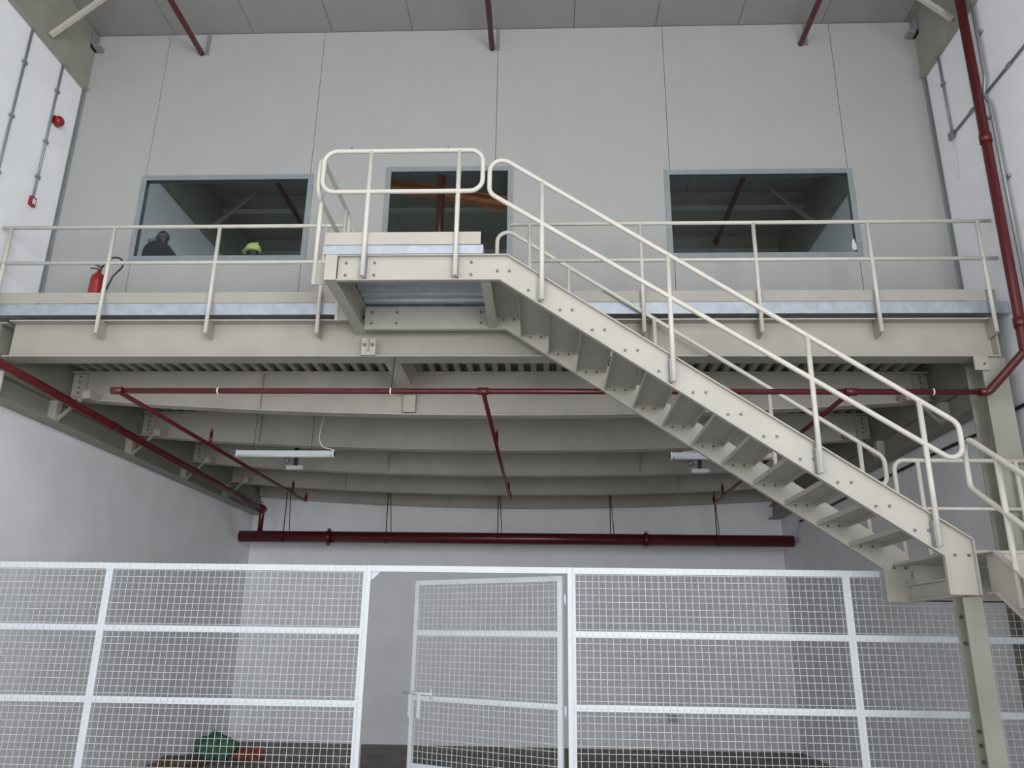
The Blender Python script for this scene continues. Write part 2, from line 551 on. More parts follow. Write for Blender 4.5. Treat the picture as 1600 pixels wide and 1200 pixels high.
fs = stringer(7.92, -1, 'stringer', -2.31)
rs = stringer(9.32, 1, 'stringer', -2.31)
for sgr, yy in ((fs, 7.914), (rs, 9.314)):
    for k in range(14):
        for dx in (0, .132):
            bolt(sgr, -.53 + .343 * k + dx, yy, 6.212 - .233 * k)
    for xx in (-2.22, -1.90, -.82):
        for zz in (6.17, 6.32): bolt(sgr, xx, yy, zz)
for k in range(13):
    xb, zt = -.53 + .343 * k + .066, 6.262 - .233 * k
    m = MB().box(xb - .185, xb + .185, 7.93, 9.31, zt - .008, zt)
    m.box(xb + .177, xb + .185, 7.93, 9.31, zt - .055, zt - .008)
    m.box(xb - .185, xb - .177, 7.93, 9.31, zt - .05, zt - .008)
    tr = m.build('tread', 'stair', st)
    for yy, s in ((7.927, 1), (9.313, -1)):
        MB().box(xb - .12, xb + .12, yy, yy + s * .05, zt - .014, zt - .008).box(xb - .12, xb + .12, yy, yy + s * .006, zt - .075, zt - .008).build('cleat', 'stair', tr)
# upper landing structure
m = ibeam_y(MB(), 7.88, 9.455, -2.38, 6.10, 6.44, .13)
m.box(-2.446, -2.312, 7.868, 7.88, 6.095, 6.445)
m.build('end_beam', 'stair', st)
cl = MB().box(-2.36, -2.18, 9.452, 9.466, 5.80, 6.02).box(-2.275, -2.263, 9.40, 9.466, 5.84, 6.02).box(-2.36, -2.18, 9.43, 9.466, 5.785, 5.80).build('cleat', 'stair', st)
bolt(cl, -2.32, 9.452, 5.93, 1.5); bolt(cl, -2.22, 9.452, 5.93, 1.5)
ibeam_y(MB(), 7.93, 9.31, -.66, 6.10, 6.395, .11).build('joist', 'stair', st)
ld = MB()
pf, y = [], 7.93
while y < 9.25:
    pf += [(y, 6.465), (y + .07, 6.465), (y + .09, 6.405), (y + .16, 6.405)]
    y += .19
for a, b in zip(pf[:-1], pf[1:]):
    ld.add([(-2.3, a[0], a[1]), (-2.3, b[0], b[1]), (-.69, b[0], b[1]), (-.69, a[0], a[1])], [(0, 1, 2, 3)])
ld.box(-2.45, -.69, 7.875, 9.43, 6.468, 6.505)
ld.build('landing_deck', 'galv', st)
MB().box(-2.47, -.69, 7.862, 7.874, 6.405, 6.512).box(-2.47, -2.458, 7.874, 9.43, 6.405, 6.512).build('deck_edging', 'galv', st, 'galvanised strip around the landing floor')
MB().box(-2.46, -.72, 7.85, 7.86, 6.514, 6.668).box(-2.468, -2.458, 7.86, 9.42, 6.514, 6.668).build('toe_board', 'stair', st)

# landing guards and stair handrails
HY, HR = 7.825, .027
t = thing('landing_guard', (-1.6, HY, 6.11), 'closed loop cream guard rail along the front of the upper landing', 'railing')
MB().tube(fillet([(-2.55, HY, 7.705), (-.715, HY, 7.705), (-.715, HY, 7.17), (-2.55, HY, 7.17)], .15, 8, True), HR, closed=True).build('rail', 'rail', t)
for x in (-2.01, -.99):
    p = MB().tube([(x, HY, 6.12), (x, HY, 7.705)], HR).build('post', 'rail', t)
    MB().box(x + .02, x + .03, HY, 7.915, 6.11, 6.38).build('bracket', 'galvdark', p)
for x in (-2.25, -1.12):
    MB().box(x - .012, x + .012, HY - .008, HY + .008, 7.73, 7.755).build('bolt_stub', 'bolt', t)

t = thing('landing_guard', (-2.56, 8.6, 6.11), 'cream guard rail loop along the left end of the upper landing', 'railing')
GX = -2.615
MB().tube(fillet([(GX, 7.90, 7.70), (GX, 9.30, 7.70), (GX, 9.30, 7.19), (GX, 7.90, 7.19)], .14, 8, True), HR, closed=True).build('rail', 'rail', t)
for y in (8.06, 9.10):
    p = MB().tube([(GX, y, 6.12), (GX, y, 7.70)], HR).build('post', 'rail', t)
    MB().box(GX, -2.386, y - .005, y + .005, 6.13, 6.40).build('bracket', 'cream', p)


def sloped_rail(name, label, y, posts, x0, x1, lowered=.0, side=-1):
    t = thing(name, ((x0 + x1) / 2, y, zlow((x0 + x1) / 2)), label, 'railing')
    zt = lambda x: 7.255 - SL * x - lowered
    zm = lambda x: zt(x) - .545
    pth = [(x0, y, zt(x0)), (x1, y, zt(x1)), (x1, y, zm(x1) + .10), (x0, y, zm(x0))]
    MB().tube(fillet(pth, .14, 8, True), HR, closed=True).build('rail', 'rail', t)
    for x in posts:
        zb = zlow(x) + .05
        p = MB().tube([(x, y, zb), (x, y, zt(x))], HR).build('post', 'rail', t)
        yy = sorted((y, 7.915 if side < 0 else 9.326))
        MB().box(x - .035, x - .025, yy[0], yy[1], zb + .0, zb + .25).build('bracket', 'galvdark' if side < 0 else 'cream', p)
    return t


sloped_rail('handrail', 'nearer cream handrail sloping down the front of the staircase', HY, [-.04, 1.325, 2.725, 3.765], -.635, 4.12)
sloped_rail('handrail', 'farther cream handrail sloping down the rear of the staircase', 9.40, [.30, 1.38, 2.74, 3.75], -.64, 4.02, .06, 1)

# lower landing, its column and guard
ln = thing('stair_landing', (4.8, 8.6, 0), 'lower stair landing on a cream column at the foot of the staircase', 'landing')
MB().box(3.93, 5.80, 7.94, 9.30, 3.205, 3.235).build('deck', 'stair', ln)
m = MB()
for yy in (9.295,):
    m.box(4.13, 5.80, yy, yy + .012, 2.82, 3.20).box(4.13, 5.80, yy, yy + .06, 2.82, 2.832)
m.build('edge_beam', 'stair', ln)
MB().box(4.40, 5.80, 7.93, 7.942, 2.90, 3.20).build('edge_beam', 'stair', ln)
colm = hcol(MB(), 4.075, 8.0, 8.2, .02, 2.80, .18).build('column', 'olive', ln)
for z in (2.62, 2.38, 1.6, 1.48, 1.34):
    bolt(colm, 4.03, 8.18, z, 1.2)
MB().box(3.95, 4.20, 7.95, 8.25, 0, .02).build('base_plate', 'stair', ln)
hcol(MB(), 5.62, 8.0, 8.2, 0, 3.20, .18).build('column', 'olive', ln)
ibeam_y(MB(), 8.0, 9.29, 4.075, 2.812, 3.0, .10).build('joist', 'stair', ln)

t = thing('landing_guard', (5.0, 9.40, 2.9), 'cream guard rail along the rear of the lower landing', 'railing')
MB().tube(fillet([(5.80, 9.40, 4.44), (4.12, 9.40, 4.44), (4.12, 9.40, 3.0)], .12, 8), HR).build('rail', 'rail', t)
MB().tube([(4.12, 9.40, 3.87), (5.80, 9.40, 3.87)], .022).build('mid_rail', 'rail', t)
for x in (4.40, 5.53):
    MB().tube([(x, 9.40, 2.95), (x, 9.40, 4.44)], HR).build('post', 'rail', t)
for x in (4.40, 5.53):
    MB().box(x - .04, x + .04, 9.357, 9.40, 2.95, 3.1).build('bracket', 'cream', t)

# second flight coming down towards the camera along the right wall
s2 = thing('staircase', (4.95, 6.0, 0), 'second cream stair flight descending from the lower landing beside the right wall', 'staircase')
for xs_, o in ((4.22, -1), (5.62, 1)):
    top = [(7.90, 3.24), (7.72, 3.24), (3.45, 3.24 - SL * 4.27)]
    low = [(3.45, 0.02), (3.75, .02), (7.72, 2.86), (7.90, 2.86)]
    zz = 3.24 - SL * 4.27
    poly = [(7.90, 3.20), (7.68, 3.20), (3.45, .34), (3.45, .0), (3.50, .0), (7.75, 2.83), (7.90, 2.83)]
    m = MB().prism(poly, xs_ - .006, xs_ + .006, 'X')
    for (a, b) in ((poly[0], poly[1]), (poly[1], poly[2]), (poly[4], poly[5]), (poly[5], poly[6])):
        m.bar((xs_ + o * .03, a[0], a[1]), (xs_ + o * .03, b[0], b[1]), .06, .012, (1, 0, 0))
    m.build('stringer', 'stair', s2)
for k in range(12):
    y, z = 7.62 - .343 * k, 3.0 - .233 * k
    MB().box(4.23, 5.61, y - .15, y + .145, z - .008, z).box(4.23, 5.61, y - .15, y - .142, z - .055, z - .008).build('tread', 'stair', s2)
t = thing('handrail', (4.14, 6.0, 2.4), 'cream handrail of the second flight at the right edge', 'railing')
X2 = 4.19
z2 = lambda y: 4.36 - .66 * (7.90 - y)
MB().tube(fillet([(X2, 7.93, z2(7.93)), (X2, 3.7, z2(3.7)), (X2, 3.7, z2(3.7) - .42), (X2, 7.93, z2(7.93) - .54)], .10, 8, True), HR, closed=True).build('rail', 'rail', t)
for y in (7.40, 6.0, 4.6):
    zl = 2.83 - .666 * (7.75 - y) + .08
    p = MB().tube([(X2, y, zl), (X2, y, z2(y))], HR).build('post', 'rail', t)

# ------------------------------------------------------------------ mesh fence
FZ = [.07, .87, 1.645, 2.42, 3.125]
FY = 9.47


def wires(m, o, ex, w, zs, d=0):
    """wire mesh filling width w along unit vector ex from o, at 75 mm"""
    o, ex = Vector(o), Vector(ex)
    n = int(round(w / .075))
    for k in range(1, n):
        a = o + ex * (w * k / n)
        m.bar(a + Vector((0, 0, zs[0])), a + Vector((0, 0, zs[1])), .0043, .0043, ex)
    z, nz = zs[0], int(round((zs[1] - zs[0]) / .075))
    for k in range(1, nz):
        z = zs[0] + (zs[1] - zs[0]) * k / nz
        m.bar(o + Vector((0, 0, z)), o + ex * w + Vector((0, 0, z)), .0043, .0043, (0, 0, 1))
    return m


def fence_panel(label, xa, xb):
    t = thing('fence_panel', ((xa + xb) / 2, FY, 0), label, 'fence panel', 'white wire mesh fence panels')
    m = MB()
    for a in (xa, xb - .042):
        m.box(a, a + .042, FY - .02, FY + .02, 0, FZ[4] + .035)
    for z in (FZ[0], FZ[4]):
        m.box(xa + .042, xb - .042, FY - .02, FY + .02, z - .035, z + .035)
    m.build('frame', 'fence', t)
    for z in FZ[1:4]:
        MB().box(xa + .042, xb - .042, FY - .018, FY + .02, z - .035, z + .035).build('cross_rail', 'fence', t)
    wires(MB(), (xa + .01, FY - .024, 0), (1, 0, 0), xb - xa - .02, (FZ[0] - .02, FZ[4] + .03)).build('wire_mesh', 'fence', t)


fence_panel('white wire mesh fence panel against the left wall', XL + .03, -5.171)
fence_panel('white wire mesh fence panel just left of the gateway', -5.170, -2.086)
fence_panel('white wire mesh fence panel just right of the gateway', .307, 3.431)
fence_panel('white wire mesh fence panel behind the landing column at the right', 3.432, 5.39)

g = thing('gateway', (-.9, FY, 0), 'white steel gateway frame between two mesh fence panels', 'gate frame')
MB().box(-2.085, -2.035, FY - .045, FY + .045, 0, 3.16).build('post', 'fence', g)
MB().box(.258, .306, FY - .045, FY + .045, 0, 3.16).build('post', 'fence', g)
MB().box(-2.035, .258, FY - .035, FY + .035, 3.09, 3.16).build('lintel', 'fence', g)
MB().prism([(-2.035, 3.09), (-1.93, 3.09), (-2.035, 2.99)], FY - .008, FY + .008).build('gusset', 'fence', g)

th = math.radians(31)
ex = Vector((-math.cos(th), math.sin(th), 0))
hin = Vector((.20, FY + .05, 0))
gt = thing('gate', hin, 'white wire mesh gate leaf standing ajar inside the gateway', 'gate')
W = 2.20
nrm = Vector((-ex.y, ex.x, 0))
m = MB()
for d in (.03, W - .03):
    m.bar(hin + ex * d + Vector((0, 0, .05)), hin + ex * d + Vector((0, 0, 3.07)), .06, .04, ex)
for z in (.085, 3.04):
    m.bar(hin + ex * .06 + Vector((0, 0, z)), hin + ex * (W - .06) + Vector((0, 0, z)), .04, .06, nrm)
m.build('frame', 'fence', gt)
for z in (.87, 1.645, 2.42):
    MB().bar(hin + ex * .06 + Vector((0, 0, z)), hin + ex * (W - .06) + Vector((0, 0, z)), .036, .06, nrm).build('cross_rail', 'fence', gt)
off = nrm * (.024 if nrm.y < 0 else -.024)
wires(MB(), hin + off + ex * .02, ex, W - .04, (.07, 3.05)).build('wire_mesh', 'fence', gt)
lt = hin + ex * (W - .02) + off * 1.6
la = MB().tube([lt + ex * .12 + Vector((0, 0, 1.70)), lt - ex * .34 + Vector((0, 0, 1.70))], .014)
la.bar(lt + Vector((0, 0, 1.42)), lt + Vector((0, 0, 1.70)), .05, .012, ex)
la.bar(lt - ex * .14 + Vector((0, 0, 1.42)), lt - ex * .14 + Vector((0, 0, 1.70)), .05, .012, ex)
la.tube([lt - ex * .33 + Vector((0, 0, 1.64)), lt - ex * .33 + Vector((0, 0, 1.76))], .01)
la.build('latch', 'fence', gt)
for z in (.5, 1.6, 2.8):
    MB().tube([hin - ex * .012 + Vector((.02, -.005, z - .06)), hin - ex * .012 + Vector((.02, -.005, z + .06))], .016).build('hinge', 'fence', gt)

# ------------------------------------------------------------------ red pipework
def snap(x):
    """nearest rib bottom of the decking"""
    return XL + .435 + .19 * round((x - XL - .435) / .19)


HZ, HYY = 4.63, 18.9
t = thing('header_pipe', (-.8, HYY, HZ - .14), 'thick dark red header pipe hung along the back wall', 'pipe')
MB().tube([(-7.30, HYY, HZ), (5.76, HYY, HZ)], .135, 24).build('pipe', 'red', t)
for x in (-5.15, 2.36):
    MB().tube([(x - .05, HYY, HZ), (x + .05, HYY, HZ)], .158, 24).box(x - .03, x + .03, HYY - .05, HYY + .05, HZ - .20, HZ + .20).build('coupling', 'red', t)
for x in (-6.19, -3.72, -1.08, 1.45, 3.97):
    x = snap(x)
    MB().tube([(x, HYY, HZ + .11), (x, HYY, 6.196)], .012, 8).build('hanger_rod', 'dark', t)
    MB().tube([(x + .10, HYY + .14, HZ + .02), (x, HYY + .14, 6.196)], .010, 8).build('hanger_rod', 'dark', t)
    MB().tube([(x - .015, HYY, HZ), (x + .015, HYY, HZ)], .141, 24).build('clamp', 'red', t)
# main along left wall, dropping into the header
t = thing('fire_main_pipe', (-6.83, 12, 5.2), 'dark red fire main running back along the left wall under the mezzanine', 'pipe')
mz = lambda y: 5.735 - (y - 3) * .0285
MB().tube(fillet([(-6.83, 3.0, mz(3)), (-6.83, HYY, mz(HYY)), (-6.83, HYY, HZ + .12)], .14, 8), .060, 16).build('pipe', 'red', t)
MB().tube([(-6.83, HYY - .2, mz(HYY - .2)), (-6.83, HYY + .06, mz(HYY + .06))], .10, 16).build('elbow_fitting', 'red', t)
for y in (8.3, 11.9, 15.0):
    MB().tube([(-6.83, y - .05, mz(y - .05)), (-6.83, y + .05, mz(y + .05))], .072, 16).build('coupling', 'red', t)
# riser at right and cross run
PZ, PY = 5.285, 9.38
t = thing('riser_pipe', (5.68, 9.05, 5.4), 'dark red riser pipe down the right wall with a slanting offset at its foot', 'pipe')
rpts = fillet([(5.68, 8.96, ZC - .02), (5.68, 9.05, 5.70), (5.36, PY, PZ), (5.25, PY, PZ)], .08, 8)
MB().tube(rpts, [.062 if p.z > 5.69 else .05 for p in rpts], 16).build('pipe', 'red', t)
for z in (6.05, 8.6):
    MB().tube([(5.68, 9.05 - .015 * (z - 5.7), z - .06), (5.68, 9.05 - .015 * (z - 5.7), z + .06)], .075, 16).build('coupling', 'red', t)
MB().box(5.69, 5.848, 8.98, 9.03, 8.90, 8.93).build('wall_clip', 'galvdark', t)
t = thing('cross_pipe', (0, PY, PZ), 'long red sprinkler pipe crossing under the mezzanine front edge', 'pipe')
MB().tube([(5.25, PY, PZ), (-5.42, PY, PZ)], .036, 14).build('pipe', 'red', t)
for x in (-5.42, -.775, 3.72):
    MB().tube([(x - .07, PY, PZ), (x + .07, PY, PZ)], .048, 14).build('tee', 'red', t)
for x in (-4.12, -1.93, .88, 4.70):
    MB().tube([(x - .008, PY, PZ), (x + .008, PY, PZ)], .044, 14).build('clamp', 'cablewhite', t)
    if x == -1.93: MB().tube([(x, PY + .02, PZ + .03), (x, 9.50, 5.785)], .006, 8).build('hanger_rod', 'dark', t)
for x, ye, nm in ((-5.42, 17.7, 'left'), (-.775, 17.4, 'middle'), (3.72, 17.6, 'right')):
    t = thing('branch_pipe', (x, PY, PZ), 'thin red sprinkler branch pipe running back under the mezzanine, %s of three' % {'left': 'leftmost', 'middle': 'middle one', 'right': 'rightmost'}[nm], 'pipe', 'sprinkler branch pipes under the mezzanine')
    MB().tube(fillet([(x, PY + .037, PZ), (x, ye, PZ), (x, ye, PZ + .14)], .04, 5), .030, 12).build('pipe', 'red', t)
    MB().lathe((x, ye, PZ + .14), [(.018, 0), (.018, .04), (.03, .045), (.03, .05)], 10).build('sprinkler_head', 'brass', t)
    for y in (12.3, 16.7):
        h = MB().tube([(x, y, PZ), (x, y, PZ + .22)], .024, 10).build('sprinkler_stub', 'red', t)
        MB().lathe((x, y, PZ + .22), [(.02, 0), (.02, .04), (.032, .045), (.032, .052)], 10).build('sprinkler_head', 'brass', h)
# high level pipes through the partition
for x, nm in ((-5.60, 'leftmost'), (-.86, 'middle one'), (4.02, 'rightmost')):
    t = thing('ceiling_pipe', (x, 10, 11.37), 'red pipe below the ceiling piercing the white upper wall, %s of three' % nm, 'pipe', 'red pipes below the ceiling')
    ye = YW - .01 if nm.startswith('middle') else 16.9
    MB().tube([(x, 1.0, 11.37), (x, ye, 11.37)], .045, 14).build('pipe', 'red', t)
    MB().box(x + .055, x + .115, YW - .02, YW - .004, 11.34, ZC - .015).build('hanger_strap', 'conduit', t)
    if ye > 12: MB().tube([(x, 16.9, 11.37), (x, 17.0, 11.37)], .07, 12).build('end_cap', 'red', t)

# ------------------------------------------------------------------ upper side beams and office roof framing
for s, nm in ((-1, 'left'), (1, 'right')):
    xw = (XL + .05) if s < 0 else (XR - .05)
    t = thing('roof_beam', (xw, 11, 10.7), 'cream steel roof beam with shade in its colour along the top of the %s wall' % nm, 'beam', 'roof beams along the side walls')
    MB().box(xw - .045, xw + .045, 3.0, YB, 10.68, 10.70).box(xw - .006, xw + .006, 3.0, YB, 10.70, ZC - .01).build('beam_body', 'olive', t)
    for y in (9.35, 13.1, 15.2):
        MB().bar((xw - s * .03, y, 10.82), (xw - s * .95, y, 11.72), .06, .06, (0, 1, 0)).build('brace', 'beam', t)
    MB().box(xw - s * .02, xw - s * .16, YW - .16, YW - .02, 11.42, 11.47).box(xw - s * .02, xw - s * .05, YW - .16, YW - .02, 11.42, 11.72).build('cleat', 'galvdark', t)
for y, nm in ((13.45, 'first'), (15.5, 'second'), (17.5, 'third')):
    t = thing('office_beam', (-.8, y, 11.0), 'beige roof beam across the room behind the windows, %s from the windows' % nm, 'beam', 'roof beams behind the windows')
    ibeam_x(MB(), XL + .22, XR - .22, y, 11.43, ZC - .01, .2).build('beam_body', 'beam', t)
t = thing('orange_beam', (-1.6, 14.2, 9.6), 'orange painted beam seen through the glazed doorway', 'beam')
ibm = MB().bar((-4.2, 14.4, 11.66), (.6, 14.4, 10.73), .22, .03, (0, 1, 0)).bar((-4.2, 14.4, 11.48), (.6, 14.4, 10.55), .22, .03, (0, 1, 0)).bar((-4.2, 14.4, 11.57), (.6, 14.4, 10.64), .02, .16, (0, 1, 0))
ibm.build('beam_body', 'orange', t)
MB().tube([(-3.9, 14.4, 11.58), (-3.9, 14.4, ZC - .01)], .02, 8).build('hanger_rod', 'dark', t)
MB().tube([(.3, 14.4, 10.75), (.3, 14.4, ZC - .01)], .02, 8).build('hanger_rod', 'dark', t)
t = thing('standpipe', (-2.05, 13.6, ZD), 'dark red vertical pipe standing behind the glazed doorway', 'pipe')
MB().tube([(-2.05, 13.6, ZD), (-2.05, 13.6, ZC - .02)], .075, 14).build('pipe', 'red', t)

# ------------------------------------------------------------------ light fittings under the mezzanine
for x0, nm in ((-5.0, 'left'), (1.98, 'right')):
    z, y = 5.17, 12.4
    t = thing('fluorescent_light', (x0 + .8, y, z), 'white fluorescent batten hung under the mezzanine, %s' % ('above the left mesh fence' if nm == 'left' else 'partly hidden by the staircase'), 'light', 'fluorescent battens under the mezzanine')
    MB().prism([(y - .05, z - .03), (y + .05, z - .03), (y + .035, z + .045), (y - .035, z + .045)], x0, x0 + 1.6, 'X').build('housing', 'tube', t)
    for dy in (-.027, .027):
        MB().tube([(x0 + .05, y + dy, z - .042), (x0 + 1.55, y + dy, z - .042)], .014, 10).build('tube', 'tube', t)
    for dx in (0, 1.57):
        MB().box(x0 + dx, x0 + dx + .03, y - .055, y + .055, z - .06, z + .047).build('end_cap', 'tube', t)
    for dx in (.35, 1.25):
        MB().tube([(snap(x0 + dx), y, z + .04), (snap(x0 + dx), y, 6.196)], .004, 6).build('suspension_wire', 'dark', t)
    xc = x0 + (1.33 if nm == 'left' else .9)
    d = .27 if nm == 'left' else -.7
    MB().tube(fillet([(snap(xc), y + .06, 6.196), (xc - .03, y + .06, 5.45), (xc + .05, y + .02, z + .12), (xc + d, y, z + .06)], .12, 6), .009, 8).build('cable', 'cablewhite', t)
    xe, ye, ze = (snap(-4.75), 14.6, 5.40) if nm == 'left' else (snap(2.93), 14.6, 5.38)
    q = thing('emergency_light', (xe, ye, ze), 'small white emergency light on a dark drop bracket, %s' % ('behind the left fluorescent batten' if nm == 'left' else 'beside the staircase stringer'), 'light', 'small emergency lights under the mezzanine')
    MB().box(xe - .16, xe + .16, ye - .05, ye + .05, ze - .035, ze + .035).build('body', 'tube', q)
    MB().box(snap(xe) - .035, snap(xe) + .035, ye - .02, ye + .02, ze + .035, 6.196).build('bracket', 'dark', q)
    MB().lathe((xe - .17, ye, ze + .09), [(.03, 0), (.06, .02), (.06, .08), (.04, .11)], 14).bar((xe - .17, ye, ze + .17), (xe, ye, ze + .17), .03, .03).build('sensor', 'conduit', q)

# ------------------------------------------------------------------ wall services
WL, WR = XL + .022, XR - .022


def tubed(name, label, cat, pts, r, m, clips=None, fil=.05):
    t = thing(name, pts[0], label, cat)
    MB().tube(fillet(pts, fil, 5), r, 10).build('run', m, t)
    for p in clips or []:
        MB().box(p[0] - .022, p[0] + .022, p[1] - .04, p[1] + .04, p[2] - .02, p[2] + .02).build('clip', m, t)
    return t


tubed('conduit', 'thin grey conduit down the left wall, nearest the left picture edge', 'conduit', [(WL, 9.06, 10.66), (WL, 9.06, 6.55)], .018, 'conduit', [(WL, 9.06, z) for z in (10.1, 9.2, 8.3)])
tubed('conduit', 'thin grey conduit down the left wall feeding the red alarm bell', 'conduit', [(WL, 9.82, 10.66), (WL, 9.82, 8.36)], .018, 'conduit', [(WL, 9.82, z) for z in (10.2, 9.3, 8.7)])
t = thing('alarm_bell', (XL, 9.93, 9.74), 'round red alarm bell on the upper left wall', 'alarm')
MB().lathe((XL + .045, 9.93, 9.74), [(.075, 0), (.08, .03), (.075, .06), (.05, .085)], 18, (1, 0, 0)).build('gong', 'redbright', t)
MB().box(XL, XL + .05, 9.86, 10.0, 9.68, 9.80).build('back_box', 'redbright', t)
t = thing('call_point', (XL, 9.82, 8.22), 'small brownish red call point box below the conduit on the left wall', 'call point')
MB().box(XL, XL + .05, 9.77, 9.87, 8.22, 8.36).build('box', 'redbright', t)
MB().box(XL + .05, XL + .055, 9.79, 9.85, 8.25, 8.33).build('front_plate', 'cablewhite', t)
tubed('conduit', 'thin grey conduit down the right wall near the white panel wall', 'conduit', [(WR, 9.96, 10.66), (WR, 9.96, 9.36)], .018, 'conduit', [(WR, 9.96, 10.2)])
tubed('conduit', 'grey conduit running level along the right wall behind the riser', 'conduit', [(WR, 9.905, 9.33), (WR, 4.0, 9.33)], .018, 'conduit', [(WR, y, 9.33) for y in (9.4, 8.5)])
tubed('conduit', 'grey conduit with a jog down the right wall outside the riser', 'conduit',
      [(WR - .045, 8.90, 10.67), (WR - .045, 8.93, 9.50), (WR - .045, 9.02, 9.30), (WR - .045, 8.94, 9.08), (WR - .045, 8.97, 6.3)], .024, 'conduit', [(WR, 8.92, 10.2), (WR, 8.95, 8.0)], .06)
t = thing('junction_box', (XR, 9.97, 9.30), 'small grey junction box where two conduits meet on the right wall', 'box')
MB().box(XR - .055, XR, 9.90, 10.02, 9.27, 9.38).build('box', 'conduit', t)
tubed('cable', 'loose pale cable end hanging from the junction box on the right wall', 'cable', [(WR, 9.97, 9.27), (WR - .02, 9.96, 9.0), (WR - .01, 9.99, 8.62)], .010, 'cablewhite')
tubed('cable', 'black cable strung along the right wall below the mezzanine', 'cable', [(XR - .025, -2.9, 5.40), (XR - .025, 9.7, 5.16), (XR - .025, 10.6, 5.08), (XR - .025, 12.0, 5.10), (XR - .025, 14.0, 5.09), (XR - .025, 18.5, 5.03)], .022, 'dark', [(XR - .02, y, z) for y, z in ((10.3, 5.11), (11.3, 5.09), (13.0, 5.095))], .5)
t = thing('wall_socket', (2.98, YB, .60), 'small dark socket box low on the back wall', 'socket')
MB().box(2.86, 3.10, YB - .06, YB, .60, .76).box(2.90, 3.06, YB - .07, YB - .06, .63, .73).build('box', 'conduit', t)

# ------------------------------------------------------------------ things on the mezzanine
ex0, ey0 = -6.13, 9.66
t = thing('fire_extinguisher', (ex0, ey0, ZD), 'red fire extinguisher standing on the mezzanine behind the left railing', 'fire extinguisher')
MB().lathe((ex0, ey0, ZD), [(.088, 0), (.095, .012), (.095, .44), (.09, .48), (.07, .525), (.04, .55), (.025, .565), (.025, .60)], 24).build('cylinder', 'redbright', t)
MB().lathe((ex0, ey0, ZD + .595), [(.028, 0), (.03, .01), (.03, .05), (.018, .07)], 14).build('valve', 'bolt', t)
MB().bar((ex0 + .03, ey0, ZD + .645), (ex0 - .17, ey0, ZD + .715), .022, .012, (0, 1, 0)).bar((ex0, ey0, ZD + .625), (ex0 - .13, ey0, ZD + .63), .022, .01, (0, 1, 0)).build('handle', 'dark', t)
hp = [(ex0 + .02, ey0, ZD + .63)]
for k in range(13):
    a = math.radians(165 - 18 * k)
    hp.append((ex0 + .185 + .125 * math.cos(a), ey0 + .01, ZD + .685 + .115 * math.sin(a)))
hp += [(ex0 + .20, ey0, ZD + .50), (ex0 + .125, ey0, ZD + .25)]
MB().tube(fillet(hp, .05, 3), .012, 10).build('hose', 'dark', t)
MB().lathe((ex0 + .125, ey0, ZD + .25), [(.012, 0), (.02, -.04), (.026, -.16)], 12).build('nozzle', 'dark', t)

t = thing('foil_scrap', (4.425, YW - .02, 7.73), 'bright crumpled foil scrap on the right jamb of the right window', 'foil')
fm = MB()
pts = [(4.40, 7.74), (4.455, 7.735), (4.462, 7.80), (4.45, 7.86), (4.43, 7.93), (4.405, 7.88), (4.392, 7.80)]
fm.prism([(p[0], p[1]) for p in pts], YW - .028, YW - .013)
fm.build('sheet', 'foil', t)

# ------------------------------------------------------------------ things on the ground floor behind the fence
t = thing('sack', (-6.60, 16.95, 0), 'green woven sack slumped on the floor behind the left mesh fence', 'sack')
MB().blob((-6.54, 16.95, .21), .34, .30, .27, .30, 3, 28, 16).build('bag', 'green', t)
MB().blob((-6.45, 16.86, .43), .10, .09, .08, .3, 5, 14, 8, False).build('tied_neck', 'green', t)
t = thing('sack', (-5.95, 17.0, 0), 'low orange red sack beside the green sack', 'sack')
MB().blob((-5.90, 17.0, .105), .29, .26, .145, .28, 9, 28, 16).build('bag', 'rust', t)
t = thing('cardboard_pile', (-6.9, 16.3, 0), 'flattened brown cardboard heaped on the floor by the left wall', 'cardboard')
for k, (dx, dy, a, w, d) in enumerate(((0, 0, 5, .42, .62), (.05, .10, -9, .34, .5), (-.03, .16, 14, .30, .42))):
    c_, s_ = math.cos(math.radians(a)), math.sin(math.radians(a))
    m = MB()
    cx, cy, z0 = -6.87 + dx, 15.9 + dy, .05 * k
    m.prism([(cx + c_ * i * w - s_ * j * d, cy + s_ * i * w + c_ * j * d) for i, j in ((-1, -1), (1, -1), (1, 1), (-1, 1))], z0, z0 + .05, 'Z')
    m.build('sheet', 'card', t)


